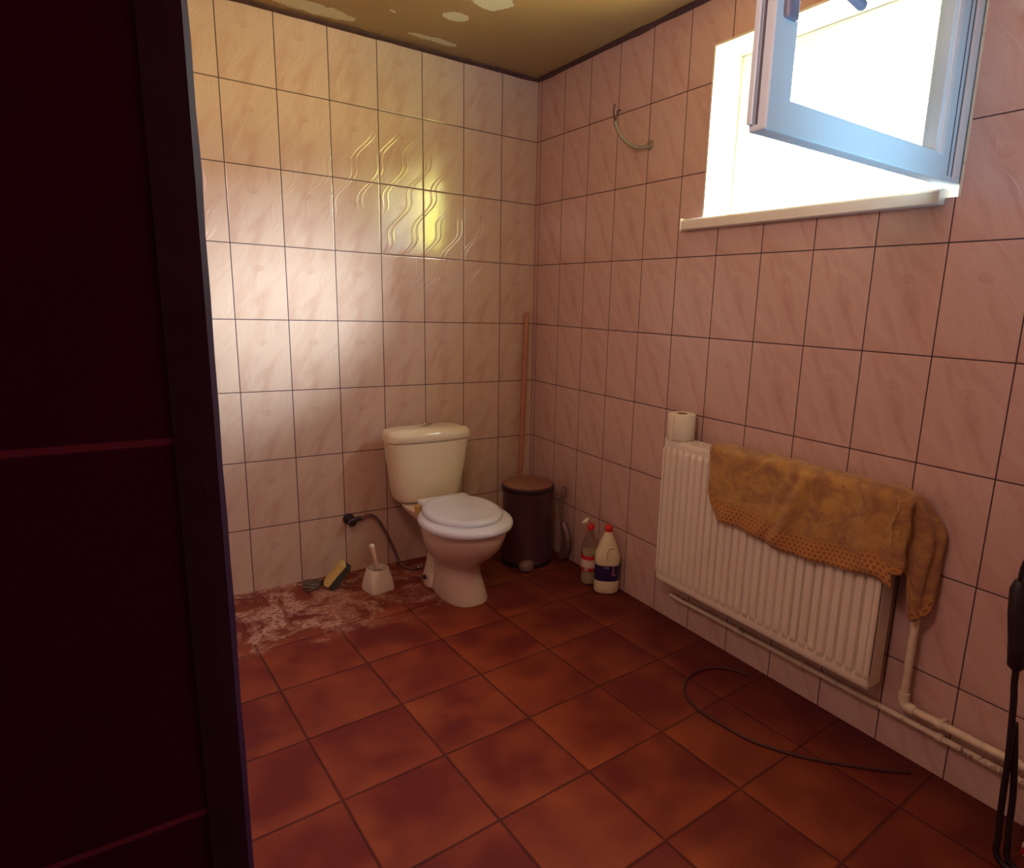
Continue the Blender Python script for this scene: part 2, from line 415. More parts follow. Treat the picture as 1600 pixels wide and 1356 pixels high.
# dark seal along the two ceiling edges
def cove(name, a, b, nrm):
    bm = bmesh.new(); N = 70; rings = []
    for k in range(N+1):
        p = Vector(a).lerp(Vector(b), k/N); s = 0.013 + 0.005*mnoise.noise(Vector((k*0.35, nrm[0]*5, 2)))
        n = Vector(nrm)
        rings.append([p + n*0.0, p + n*s*1.5, p + n*s*1.5 - Vector((0, 0, s*0.4)), p + n*0.002 - Vector((0, 0, s))])
    loft(bm, rings); return struct(link(name, bm, M_TRIMDARK))
cove('trim_2', (WX, -0.0005, RH-0.0005), (0, -0.0005, RH-0.0005), (0, -1, 0))
cove('trim_3', (-0.0005, YB, RH-0.0005), (-0.0005, 0, RH-0.0005), (-1, 0, 0))

# window: reveal lining, fixed frame, pane, open sash, sill
win = bpy.data.objects.new('window_1', None); COL.objects.link(win); win['kind'] = 'structure'; win.location = (0, 0, 0)
def rev_mat():
    m = Mat('reveal_cream_tile'); x, y, z = m.pos()
    V = (z - 1.95)/TH; fz = fract(V)*TH; e = mn(fz, TH - fz); g = sstep(e, 0.003, 0.001)
    m.set('Base Color', m.mix(g*0.6, (0.74, 0.70, 0.58), (0.40, 0.38, 0.33))); m.set('Roughness', 0.3); return m.m
bm = bmesh.new()
box(bm, -0.004, 0.14, Y1-0.008, Y1, Z0, Z1)
box(bm, -0.004, 0.14, Y0, Y0+0.006, Z0, Z1)
box(bm, -0.004, 0.14, Y0+0.006, Y1-0.008, Z1-0.008, Z1)
link('reveal_lining', bm, rev_mat(), win)
def frame_bm(y0, y1, z0, z1, x0, x1, wd):
    bm = bmesh.new(); i = wd
    out = [(y0, z0), (y1, z0), (y1, z1), (y0, z1)]; inn = [(y0+i, z0+i), (y1-i, z0+i), (y1-i, z1-i), (y0+i, z1-i)]
    vo = [[bm.verts.new((x, a, b)) for a, b in pts] for x in (x0, x1) for pts in (out, inn)]
    of, inf, ob, inb = vo
    for k in range(4):
        l = (k+1) % 4
        bm.faces.new((of[k], of[l], inf[l], inf[k])); bm.faces.new((ob[k], inb[k], inb[l], ob[l]))
        bm.faces.new((of[k], ob[k], ob[l], of[l])); bm.faces.new((inf[k], inf[l], inb[l], inb[k]))
    return bm
YF0, YF1, ZF0, ZF1 = Y0+0.006, Y1-0.008, Z0+0.022, Z1-0.008
link('window_frame', frame_bm(YF0, YF1, ZF0, ZF1, 0.135, 0.195, 0.045), M_PVC, win, bevel=0.004)
link('frame_rebate', frame_bm(YF0+0.038, YF1-0.038, ZF0+0.038, ZF1-0.038, 0.165, 0.205, 0.018), M_PVC, win, bevel=0.002)
# the open sash (opened 90 degrees into the room, hinged on the right)
sx0, sx1, sy0, sy1, sz0, sz1 = -0.768, 0.045, -2.036, -1.994, 1.604, 2.150
def sash_frame(x0, x1, z0, z1, y0, y1, wl, wr, wb):
    bm = bmesh.new()
    out = [(x0, z0), (x1, z0), (x1, z1), (x0, z1)]; inn = [(x0+wl, z0+wb), (x1-wr, z0+wb), (x1-wr, z1-wb), (x0+wl, z1-wb)]
    vo = [[bm.verts.new((a, y, b)) for a, b in pts] for y in (y0, y1) for pts in (out, inn)]
    of, inf, ob, inb = vo
    for k in range(4):
        l = (k+1) % 4
        bm.faces.new((of[k], of[l], inf[l], inf[k])); bm.faces.new((ob[k], inb[k], inb[l], ob[l]))
        bm.faces.new((of[k], ob[k], ob[l], of[l])); bm.faces.new((inf[k], inf[l], inb[l], inb[k]))
    return bm
sash = link('sash', sash_frame(sx0, sx1, sz0, sz1, sy0, sy1, 0.068, 0.178, 0.062), M_PVC_SASH, win, bevel=0.005)
bm = bmesh.new(); box(bm, sx0+0.07, sx1-0.171, -2.012, -2.006, sz0+0.058, sz1-0.058); link('sash_pane', bm, M_GLASS, sash)
# outer lip and gasket of the sash end, hinge side profile
bm = bmesh.new()
box(bm, sx0-0.008, sx0+0.002, sy1-0.014, sy1-0.001, sz0+0.012, sz1-0.012)
link('sash_lip', bm, M_PVC_SASH, sash, bevel=0.002)
bm = bmesh.new(); box(bm, sx0-0.002, sx0+0.003, -2.016, -2.011, sz0+0.012, sz1-0.012)
for xx in (sx1-0.115, sx1-0.095):
    box(bm, xx, xx+0.003, sy0-0.0012, sy0+0.003, sz0+0.012, sz1-0.012)
link('gasket', bm, M_GASKET, sash)
bm = bmesh.new(); box(bm, sx1-0.172, sx1-0.150, sy0-0.004, sy0+0.004, sz0+0.056, sz1-0.056)
box(bm, sx1-0.090, sx1-0.060, sy0-0.005, sy0+0.004, sz0+0.004, sz1-0.004)
link('glazing_bead', bm, M_PVC, sash, bevel=0.002)
# handle
hx, hz = sx0+0.038, 1.850
bm = bmesh.new(); box(bm, hx-0.016, hx+0.016, sy0-0.012, sy0, hz-0.055, hz+0.055)
hb = link('handle_plate', bm, M_HANDLE, sash, bevel=0.005)
bm = bmesh.new()
tube(bm, smooth_path([(hx, sy0-0.010, hz), (hx, sy0-0.040, hz), (hx+0.02, sy0-0.050, hz), (hx+0.09, sy0-0.050, hz+0.002), (hx+0.150, sy0-0.048, hz-0.006)], 6), [0.011]*25, 12)
link('handle_lever', bm, M_HANDLE, hb, smooth=True)
bm = bmesh.new(); box(bm, 0.02, 0.135, Y0+0.0065, Y0+0.016, 1.70, 1.76); link('hinge', bm, M_PVC, win, bevel=0.002)
# sill
bm = bmesh.new()
prof = [(0.135, 1.597), (-0.020, 1.597), (-0.030, 1.594), (-0.033, 1.588), (-0.033, 1.560), (-0.028, 1.557), (-0.010, 1.557), (-0.0005, 1.5575), (-0.0005, 1.5752), (0.135, 1.5752)]
def ring(y): return [(a, y, b) for a, b in prof]
loft(bm, [ring(-2.006), ring(-1.078)])
sill = link('window_sill', bm, M_SILL, win, bevel=0.0)
bm = bmesh.new(); box(bm, -0.037, 0.0, -1.079, -1.073, 1.555, 1.599); link('sill_end_cap', bm, M_WHITEP, sill, bevel=0.002)

# ------------------------------------------------------------------ toilet
tx = -0.668
toilet = thing('toilet', 'cream ceramic close-coupled toilet with pale blue-white seat standing by the left wall', 'toilet', (tx, -0.30, 0))
def T_(bm):   # meshes are written in world x/y around tx; shift to the empty
    bmesh.ops.translate(bm, verts=bm.verts, vec=(0, 0.30, 0)); return bm
# bowl and pedestal
secs = [(0.000, -0.435, .108, .175, .150, 2.6), (0.012, -0.435, .110, .178, .152, 2.6), (0.06, -0.435, .102, .165, .145, 2.5), (0.12, -0.435, .096, .150, .140, 2.3),
        (0.165, -0.435, .094, .146, .145, 2.2), (0.195, -0.44, .102, .160, .155, 2.1), (0.225, -0.45, .122, .188, .168, 2.05), (0.265, -0.47, .146, .218, .185, 2.0),
        (0.31, -0.49, .163, .238, .200, 2.0), (0.355, -0.50, .173, .246, .212, 2.0), (0.385, -0.505, .177, .246, .220, 2.0), (0.398, -0.505, .172, .240, .218, 2.0)]
bm = bmesh.new()
loft(bm, [sup(0.022+0.016*max(0, 1-z/0.2), c+0.012, rx*(0.96 if z > 0.17 else 0.90), rf*0.96, rb, z*0.885, 56, e) for z, c, rx, rf, rb, e in secs])
link('bowl', T_(bm), M_CERAMW, toilet, smooth=True, autos=60)
# rear deck that carries the cistern and the outlet neck
bm = bmesh.new()
loft(bm, [sup(0.01, -0.235, a, b, b, z-0.034, 40, 3.2) for z, a, b in ((0.30, .070, .09), (0.34, .11, .12), (0.372, .135, .135), (0.388, .14, .14), (0.392, .135, .135))])
link('rear_deck', T_(bm), M_CERAMW, toilet, smooth=True, autos=60)
bm = bmesh.new()
tube(bm, smooth_path([(0.02, -0.35, 0.20), (0.02, -0.29, 0.23), (0.022, -0.26, 0.17), (0.024, -0.255, 0.08), (0.024, -0.255, 0.0)], 6), [0.06, 0.06, 0.06, 0.06, 0.06, 0.06, 0.058, 0.056, 0.054, 0.054, 0.054, 0.054, 0.054, 0.056, 0.058, 0.060, 0.062, 0.065, 0.068, 0.072, 0.076, 0.080, 0.082, 0.084, 0.085], 20)
for sx in (-1, 1):
    loft(bm, [sup(0.024+sx*0.05, -0.29, .04, .05, .06, z, 20, 2.4) for z in (0.0, 0.03)] + [sup(0.024+sx*0.046, -0.29, .025, .035, .045, 0.055, 20, 2.2)])
trap = link('trap_outlet', T_(bm), M_CERAMW, toilet, smooth=True, autos=60)
bm = bmesh.new(); lathe(bm, [(0.011, 0.0), (0.011, 0.006), (0.006, 0.012), (0.001, 0.013)], -0.098, -0.28, 14)
for v in bm.verts: v.co = Vector((-0.070 + (v.co.z)*-1.0, v.co.y + 0.0, 0.045 + (v.co.x + 0.098)))
bmesh.ops.translate(bm, verts=bm.verts, vec=(0.0, -0.02, 0.0))
link('floor_bolt', T_(bm), M_DARKM, toilet, smooth=True)
# cistern: wide and tapering towards the bottom, rounded front corners
def cist_ring(z, hw, d, back=-0.085, n=64, e=4.2):
    hw *= 0.95; z = 0.362 + (z-0.386)*0.965
    cy = back - d/2; out = []
    for i in range(n):
        a = 2*PI*i/n; c, s = math.cos(a), math.sin(a)
        x = math.copysign(abs(c)**(2/e), c)*hw; y = math.copysign(abs(s)**(2/e), s)*d/2
        if y < 0: y -= 0.012*(1-(x/hw)**2)
        out.append((x, cy+y, z))
    return out
bm = bmesh.new()
loft(bm, [cist_ring(z, hw, d) for z, hw, d in ((0.386, .110, .10), (0.390, .150, .135), (0.405, .160, .145), (0.43, .166, .150), (0.52, .180, .160), (0.62, .194, .168), (0.682, .202, .173))])
cis = link('cistern', T_(bm), M_CERAM, toilet, smooth=True, autos=50)
bm = bmesh.new()
loft(bm, [cist_ring(z, hw, d, b) for z, hw, d, b in ((0.684, .202, .174, -.084), (0.687, .208, .181, -.081), (0.712, .208, .182, -.081), (0.726, .203, .176, -.083), (0.735, .188, .158, -.092), (0.741, .150, .12, -.112), (0.743, .06, .05, -.145))])
lid = link('cistern_lid', T_(bm), M_CERAM, toilet, smooth=True, autos=60)
bm = bmesh.new(); lathe(bm, [(r_, z_-0.030) for r_, z_ in [(0.027, 0.742), (0.027, 0.748), (0.022, 0.7485), (0.021, 0.7465), (0.018, 0.7465), (0.017, 0.751), (0.001, 0.752)]], 0.0, -0.170, 28)
link('flush_button', T_(bm), M_CHROME, lid, smooth=True, autos=40)
# seat ring and cover
def oval(rx, rf, rb, cy, z, n=64): return sup(0.016, cy+0.008, rx, rf, rb, z, n, 2.08)
bm = bmesh.new(); cy = -0.535; rings = []
for k in range(16):
    a = 2*PI*k/16; ww = 0.040; hh = 0.021
    off = math.cos(a)*ww; z = 0.372 + math.copysign(abs(math.sin(a))**0.75, math.sin(a))*hh
    rings.append(oval(0.150+off, 0.186+off, 0.182+off, cy, z))
rings.append(rings[0]); loft(bm, rings, cap=False)
bmesh.ops.remove_doubles(bm, verts=bm.verts, dist=1e-5)
seat = link('seat', T_(bm), M_SEAT, toilet, smooth=True)
bm = bmesh.new(); cy = -0.508
loft(bm, [oval(rx*0.99, rf, rb, cy, z-0.048) for rx, rf, rb, z in ((.140, .170, .175, .438), (.155, .186, .188, .440), (.161, .193, .194, .447), (.162, .194, .195, .455), (.156, .188, .190, .463), (.142, .174, .178, .467), (.124, .154, .160, .4655), (.118, .148, .154, .4645), (.05, .07, .07, .466))])
bmesh.ops.rotate(bm, cent=(0, -0.32, 0.392), matrix=Matrix.Rotation(math.radians(1.0), 3, 'X'), verts=bm.verts)
cov = link('seat_lid', T_(bm), M_SEAT, toilet, smooth=True, autos=50)
bm = bmesh.new(); box(bm, -0.100, 0.130, -0.395, -0.285, 0.388, 0.412)
link('lid_tongue', T_(bm), M_SEAT, cov, bevel=0.008, bseg=3)
for sx in (-1, 1):
    bm = bmesh.new(); box(bm, 0.016+sx*0.10-0.028, 0.016+sx*0.10+0.028, -0.325, -0.285, 0.350, 0.392)
    h = link('seat_hinge', T_(bm), M_BRASSY, toilet, bevel=0.006); h['label'] = 'yellowed seat hinge block'

for o_ in list(toilet.children):
    if o_.name.split('.')[0] in ('bowl', 'trap_outlet', 'floor_bolt', 'seat', 'seat_lid', 'seat_hinge'): o_.location = (-0.008, -0.028, 0)

# ------------------------------------------------------------------ toilet brush
tb = thing('toilet_brush', 'ivory toilet brush standing in its white tapered holder on the floor left of the toilet', 'toilet brush', (-0.935, -0.245, 0), rz=math.radians(12))
TBS = 0.88
bm = bmesh.new(); rings = []
for z, h, e in ((0, .060, 7), (0.008, .061, 7), (0.03, .059, 6.5), (0.075, .053, 5), (0.105, .050, 2.8), (0.118, .049, 2.2), (0.119, .045, 2.2), (0.108, .045, 2.2), (0.05, .044, 3), (0.01, .045, 3)):
    rings.append(sup(0, 0, h*0.92, h*0.92, h*0.92, z*0.84, 48, e))
loft(bm, rings); link('holder', bm, M_WHITEP, tb, smooth=True, autos=45)
bm = bmesh.new(); P0 = Vector((0.004, 0, 0.08)); P1 = Vector((-0.018, 0.012, 0.205))
tube(bm, [P0.lerp(P1, t) for t in (0, .15, .3, .5, .7, .85, .95, 1)], [.006, .007, .008, .0085, .010, .011, .0105, .006], 14)
hd = link('handle', bm, M_PINKP, tb, smooth=True)
bm = bmesh.new(); tube(bm, [P0.lerp(P1, t) for t in (0.90, 0.93, 1.0, 1.03, 1.045)], [.0105, .0118, .012, .0105, .006], 14)
link('handle_tip', bm, M_WHITEP, hd, smooth=True)
bm = bmesh.new(); lathe(bm, [(0.004, 0.013), (0.028, 0.018), (0.032, 0.035), (0.031, 0.068), (0.022, 0.084), (0.004, 0.088)], 0.002, 0, 30)
for v in bm.verts:
    v.co += Vector((random.uniform(-1, 1), random.uniform(-1, 1), random.uniform(-1, 1)))*0.002
link('bristles', bm, M_BRISTLE, tb, smooth=True)

# ------------------------------------------------------------------ sponge brush and wire wool by the wall
sb = thing('scrubbing_sponge', 'yellow sponge with dark scouring side leaning near the left wall skirting', 'sponge', (-1.085, -0.150, 0), rz=math.radians(-18))
def pad(bm, c0, sz, k=0.006):
    vs_ = box(bm, c0[0]-sz[0]/2, c0[0]+sz[0]/2, c0[1]-sz[1]/2, c0[1]+sz[1]/2, c0[2]-sz[2]/2, c0[2]+sz[2]/2)
for nm, off, th, mt in (('sponge_body', 0.013, 0.024, M_SPY), ('scouring_layer', -0.013, 0.028, M_SPG)):
    bm = bmesh.new(); pad(bm, (0, 0, off), (0.115, 0.060, th))
    bmesh.ops.subdivide_edges(bm, edges=bm.edges, cuts=5, use_grid_fill=True)
    for v in bm.verts:
        v.co += Vector((mnoise.noise(v.co*60), mnoise.noise(v.co*60+Vector((9, 0, 0))), mnoise.noise(v.co*60+Vector((0, 9, 0)))))*0.0025
    R = Matrix.Rotation(math.radians(-50), 3, 'Y')
    bmesh.ops.rotate(bm, cent=(0, 0, 0), matrix=R, verts=bm.verts)
    bmesh.ops.translate(bm, verts=bm.verts, vec=(0, 0, 0.062))
    link(nm, bm, mt, sb, smooth=True, autos=50)
bm = bmesh.new()
pts = []
for i in range(420):
    a = i*0.55; rr = 0.030*(0.55+0.45*math.sin(i*0.173)); 
    pts.append(Vector((rr*1.3*math.cos(a+0.3*math.sin(i*.07)), rr*math.sin(a), 0.023+0.018*math.sin(i*0.31)*math.cos(i*0.05))))
tube(bm, pts, 0.0012, 4)
o = tag(link('wire_wool', bm, M_STEELW, None), 'small tangle of grey steel wire wool on the floor left of the sponge', 'steel wool'); o.location = (-1.185, -0.105, 0)
bm = bmesh.new(); lathe(bm, [(0.001, 0.0), (0.026, 0.001), (0.030, 0.004), (0.022, 0.010), (0.001, 0.013)], 0, 0, 16)
for v in bm.verts: v.co += Vector((mnoise.noise(v.co*50), mnoise.noise(v.co*50+Vector((5, 5, 5))), 0))*0.012
o = tag(link('rag_scrap', bm, M_SPG, None, smooth=True), 'flat dark scrap of rag on the floor by the wall, next to the wire wool', 'rag'); o.location = (-1.115, -0.072, 0.0)

# ------------------------------------------------------------------ water valve and hose
vv = thing('angle_valve', 'tarnished metal angle valve on the left wall above the toilet brush', 'water valve', (-0.985, 0, 0.262))
bm = bmesh.new(); lathe(bm, [(0.001, 0), (0.026, 0), (0.026, 0.004), (0.012, 0.008), (0.012, 0.045), (0.001, 0.045)], 0, 0, 24)
bmesh.ops.rotate(bm, cent=(0, 0, 0), matrix=Matrix.Rotation(PI/2, 3, 'X'), verts=bm.verts); link('valve_body', bm, M_DARKM, vv, smooth=True, autos=40)
bm = bmesh.new(); lathe(bm, [(0.001, 0), (0.017, 0), (0.019, 0.006), (0.019, 0.02), (0.014, 0.024), (0.001, 0.024)], 0, 0, 10)
bmesh.ops.rotate(bm, cent=(0, 0, 0), matrix=Matrix.Rotation(PI/2, 3, 'X'), verts=bm.verts); bmesh.ops.translate(bm, verts=bm.verts, vec=(0, -0.045, 0)); link('valve_knob', bm, M_DARKM, vv, smooth=True, autos=40)
bm = bmesh.new(); tube(bm, [(0.0, -0.028, 0.0), (0.03, -0.028, 0.002), (0.05, -0.028, 0.002)], [0.010, 0.010, 0.012], 12); link('outlet_nut', bm, M_DARKM, vv, smooth=True, autos=40)
bm = bmesh.new()
tube(bm, smooth_path([(-0.937, -0.028, 0.264), (-0.90, -0.030, 0.275), (-0.865, -0.035, 0.255), (-0.825, -0.045, 0.18), (-0.790, -0.060, 0.09), (-0.768, -0.085, 0.02), (-0.735, -0.13, 0.008), (-0.71, -0.135, 0.010)], 8), 0.0065, 10)
tag(link('braided_hose', bm, M_BRAID, None, smooth=True), 'flexible braided water hose curving from the wall valve down to the floor', 'hose')
bm = bmesh.new(); tube(bm, [(-0.71, -0.135, 0.012), (-0.698, -0.137, 0.013), (-0.697, -0.137, 0.013), (-0.682, -0.138, 0.013)], [0.009, 0.009, 0.012, 0.012], 8)
tag(link('hose_fitting', bm, M_CHROME, None), 'small shiny metal fitting at the floor end of the hose behind the toilet', 'pipe fitting')

# ------------------------------------------------------------------ pedal bin
bx_, by_ = -0.190, -0.292
pb = thing('pedal_bin', 'tarnished steel pedal bin standing in the corner right of the toilet', 'bin', (bx_, by_, 0))
bm = bmesh.new(); lathe(bm, [(0.001, 0.004), (0.124, 0.004), (0.126, 0.0), (0.128, 0.0), (0.128, 0.022), (0.124, 0.026)], 0, 0, 48); link('base_ring', bm, M_BLACKP, pb, smooth=True, autos=40)
bm = bmesh.new(); lathe(bm, [(0.120, 0.022), (0.1235, 0.026), (0.1235, 0.355), (0.1255, 0.358), (0.1255, 0.372), (0.1235, 0.374)], 0, 0, 56); link('body', bm, M_BIN, pb, smooth=True, autos=40)
bm = bmesh.new(); lathe(bm, [(0.120, 0.373), (0.129, 0.374), (0.131, 0.378), (0.131, 0.394), (0.127, 0.398), (0.122, 0.399)], 0, 0, 56); link('rim', bm, M_DARKM, pb, smooth=True, autos=35)
bm = bmesh.new(); lathe(bm, [(0.120, 0.398), (0.124, 0.399), (0.124, 0.404), (0.110, 0.411), (0.080, 0.418), (0.040, 0.422), (0.001, 0.423)], 0, 0, 56); bl = link('lid', bm, M_BINLID, pb, smooth=True, autos=40)
vdir = Vector((CAM.x-bx_, CAM.y-by_, 0)).normalized()
bm = bmesh.new(); pts = []
loft(bm, [[(p[0], p[1], p[2]) for p in sup(0, 0, rx, rx*0.8, rx*0.8, z, 24)] for z, rx in ((0.008, .028), (0.012, .038), (0.030, .040), (0.044, .034), (0.050, .020))])
pc = vdir*0.145; bmesh.ops.translate(bm, verts=bm.verts, vec=(pc.x, pc.y, 0)); link('pedal', bm, M_BLACKP if False else simple('pedal_plastic', (0.20, 0.12, 0.12), 0.5), pb, smooth=True, autos=50)

# ------------------------------------------------------------------ broom in the corner behind the bin
br = thing('broom', 'broom with long reddish wooden handle leaning in the corner behind the bin', 'broom', (-0.105, -0.085, 0))
bm = bmesh.new(); a = Vector((-0.006, 0.012, 0.12)); b = Vector((0.052, 0.063, 1.225)); 
tube(bm, [a.lerp(b, t) for t in (0, .3, .6, .9, .985, .995, 1)], [.012, .0122, .0125, .012, .012, .010, .006], 16); link('handle', bm, M_WOOD, br, smooth=True, autos=60)
bm = bmesh.new(); box(bm, -0.09, 0.085, -0.022, 0.026, 0.085, 0.135); link('head_block', bm, M_WOOD, br, bevel=0.01, bseg=3)
bm = bmesh.new()
v = box(bm, -0.095, 0.09, -0.030, 0.034, 0.0, 0.088)
link('bristles', bm, M_BRISTLE, br, bevel=0.006)

# ------------------------------------------------------------------ dustpan hanging/leaning between bin and right wall
dp = thing('dustpan', 'dark dustpan standing on edge between the bin and the right wall', 'dustpan', (-0.048, -0.400, 0))
bm = bmesh.new()
tube(bm, smooth_path([(0.0, 0.005, 0.20), (-0.012, 0.012, 0.27), (-0.008, 0.014, 0.345), (0.0, 0.014, 0.375), (0.012, 0.014, 0.385), (0.016, 0.010, 0.37), (0.005, 0.010, 0.345), (-0.004, 0.010, 0.335)], 6), 0.0055, 10)
link('handle', bm, M_DUST, dp, smooth=True)
bm = bmesh.new(); rings = []
for k in range(13):
    t = k/12; z = 0.02 + 0.19*t; bow = math.sin(PI*min(1, t*0.95+0.03))
    yy = -0.045*bow - 0.01; wd = 0.012 + 0.018*math.sin(PI*t*0.9+0.2)
    rings.append([(-0.012, yy+wd*1.6, z), (-0.014, yy, z), (0.0, yy-0.012, z), (0.014, yy, z), (0.010, yy+0.004, z), (0.0, yy-0.005, z), (-0.010, yy+0.004, z), (-0.008, yy+wd*1.6, z)])
loft(bm, rings); link('pan', bm, M_DUST, dp, smooth=True, autos=40)

# ------------------------------------------------------------------ bottles
cb = thing('soda_bottle', 'clear plastic bottle with red and white label and red cap, left of the bleach bottle', 'bottle', (-0.082, -0.675, 0))
SK = 0.88
def lz(p, k=0.88): return [(r_*0.96, z_*k) for r_, z_ in p]
bm = bmesh.new()
lathe(bm, lz([(0.001, 0.004), (0.030, 0.0), (0.040, 0.006), (0.043, 0.02), (0.0425, 0.05), (0.040, 0.062), (0.0415, 0.07), (0.0415, 0.165), (0.044, 0.175), (0.0435, 0.20), (0.036, 0.23), (0.022, 0.262), (0.0145, 0.285), (0.0135, 0.305)]), 0, 0, 36)
body = link('bottle_body', bm, M_PET, cb, smooth=True, autos=60)
bm = bmesh.new(); lathe(bm, lz([(0.001, 0.006), (0.036, 0.008), (0.040, 0.02), (0.0395, 0.05), (0.0375, 0.062), (0.039, 0.07), (0.039, 0.165), (0.0405, 0.178), (0.001, 0.178)]), 0, 0, 32)
link('liquid', bm, M_CREAM_LIQ, cb, smooth=True, autos=60)
def label_mat():
    m = Mat('red_white_label'); x, y, z = m.pos()
    red = clamp01(sstep(z, 0.124, 0.126) + sstep(z, 0.088, 0.086))
    dx = x + 0.034; dz = z - 0.079
    dot = sstep(_m('SQRT', dx*dx + dz*dz), 0.006, 0.004)
    c = m.mix(red, (0.72, 0.62, 0.52), (0.55, 0.015, 0.03)); c = m.mix(dot, c, (0.75, 0.65, 0.6))
    m.set('Base Color', c); m.set('Roughness', 0.4); return m.m
bm = bmesh.new(); lathe(bm, lz([(0.0425, 0.080), (0.0428, 0.081), (0.0428, 0.163), (0.0425, 0.164)]), 0, 0, 40, cap=False); link('label', bm, label_mat(), cb, smooth=True)
bm = bmesh.new(); lathe(bm, lz([(0.0165, 0.298), (0.0175, 0.300), (0.0175, 0.322), (0.015, 0.326), (0.007, 0.327), (0.006, 0.331), (0.001, 0.331)]), 0, 0, 24); cap = link('cap', bm, M_RED, cb, smooth=True, autos=40)
bm = bmesh.new(); lathe(bm, [(0.001, 0), (0.018, 0), (0.019, 0.004), (0.015, 0.008), (0.001, 0.009)], 0, 0, 24)
d = Vector((-0.8, 0.6, 0)).normalized()
bmesh.ops.rotate(bm, cent=(0, 0, 0), matrix=Matrix.Rotation(math.radians(-38), 3, d.cross(Vector((0, 0, 1)))), verts=bm.verts)
bmesh.ops.translate(bm, verts=bm.verts, vec=(d.x*0.024, d.y*0.024, 0.300))
link('flip_top', bm, M_WHITEP, cap, smooth=True, autos=40)
bm = bmesh.new(); tube(bm, [(-0.010, 0.007, 0.288), (-0.014, 0.010, 0.293), (-0.018, 0.013, 0.298)], 0.003, 8); link('cap_hinge', bm, M_WHITEP, cap)

bb = thing('bleach_bottle', 'cream bleach bottle with red cap, moulded grip and dark blue label near the right wall', 'bottle', (-0.066, -0.785, 0))
def blr(z, a, b, e=2.6): return sup(0, 0, a, b, b, z, 44, e)
bm = bmesh.new()
loft(bm, [blr(z, a, b, e) for z, a, b, e in ((0, .046, .036, 2.4), (0.004, .054, .043, 2.4), (0.012, .057, .046, 2.6), (0.055, .0575, .046, 2.6), (0.062, .0555, .0445, 2.6), (0.138, .0555, .0445, 2.6), (0.148, .058, .046, 2.5), (0.165, .0585, .046, 2.4), (0.19, .053, .043, 2.3), (0.225, .041, .036, 2.1), (0.255, .028, .027, 2), (0.276, .019, .019, 2), (0.290, .016, .016, 2))])
for v in bm.verts:      # flutes at the foot, moulded thumb grip towards the front
    if v.co.z < 0.056 and v.co.z > 0.003:
        an = math.atan2(v.co.y, v.co.x); k = 1-0.03*(0.5+0.5*math.cos(an*22)); v.co.x *= k; v.co.y *= k
BR = math.radians(-36)
bmesh.ops.rotate(bm, cent=(0, 0, 0), matrix=Matrix.Rotation(BR, 3, 'Z'), verts=bm.verts)
M_BLEACH = simple('cream_hdpe', (0.76, 0.68, 0.46), 0.38, nscale=18, namp=0.03)
body = link('bottle_body', bm, M_BLEACH, bb, smooth=True, autos=60)
fn = Matrix.Rotation(BR, 3, 'Z') @ Vector((0, -1, 0)); rt = Matrix.Rotation(BR, 3, 'Z') @ Vector((1, 0, 0))
# moulded handle loop: raised arch standing proud of the shoulder around a recess
bm = bmesh.new()
arch = [(-0.004, 0.165, .044), (-0.006, 0.185, .046), (-0.004, 0.205, .043), (0.004, 0.218, .040), (0.016, 0.221, .037), (0.027, 0.216, .033)]
tube(bm, smooth_path([fn*d_ + rt*s_ + Vector((0, 0, z_)) for s_, z_, d_ in arch], 6), 0.0045, 10); link('grip', bm, M_BLEACH, body, smooth=True)
bm = bmesh.new(); pts = []
def blabel_mat():
    m = Mat('dark_blue_label'); x, y, z = m.pos()
    # local right-axis coordinate over the label
    s = x*rt.x + y*rt.y
    def disc(cs, cz, r):
        a, b = s - cs, z - cz; return sstep(_m('SQRT', a*a + b*b), r, r*0.7)
    d1 = mx(disc(-0.010, 0.128, 0.0035), disc(0.002, 0.128, 0.0035))
    fig = mx(disc(0.030, 0.098, 0.011), sstep(absn(s - 0.027), 0.004, 0.002)*sstep(z, 0.104, 0.108))
    c = m.mix(fig, (0.020, 0.012, 0.080), (0.45, 0.16, 0.20)); c = m.mix(disc(0.034, 0.101, 0.007), c, (0.02, 0.012, 0.08)); c = m.mix(d1, c, (0.8, 0.7, 0.65))
    m.set('Base Color', c); m.set('Roughness', 0.35); return m.m
rings = []
for z in (0.0635, 0.137):
    r_ = sup(0, 0, .0562, .0452, .0452, z, 44, 2.6); rings.append(r_)
vv_ = [[bm.verts.new(p) for p in r_] for r_ in rings]
for i in range(44):
    j = (i+1) % 44
    if rings[0][i][1] < 0.012 or rings[0][j][1] < 0.012: bm.faces.new((vv_[0][i], vv_[0][j], vv_[1][j], vv_[1][i]))
bmesh.ops.delete(bm, geom=[v for v in bm.verts if not v.link_faces], context='VERTS')
bmesh.ops.rotate(bm, cent=(0, 0, 0), matrix=Matrix.Rotation(BR, 3, 'Z'), verts=bm.verts)
link('label', bm, blabel_mat(), bb, smooth=True)
bm = bmesh.new(); lathe(bm, [(0.0175, 0.286), (0.0185, 0.288), (0.0185, 0.303), (0.016, 0.311), (0.009, 0.316), (0.001, 0.317)], 0, 0, 24); link('cap', bm, M_RED, bb, smooth=True, autos=50)

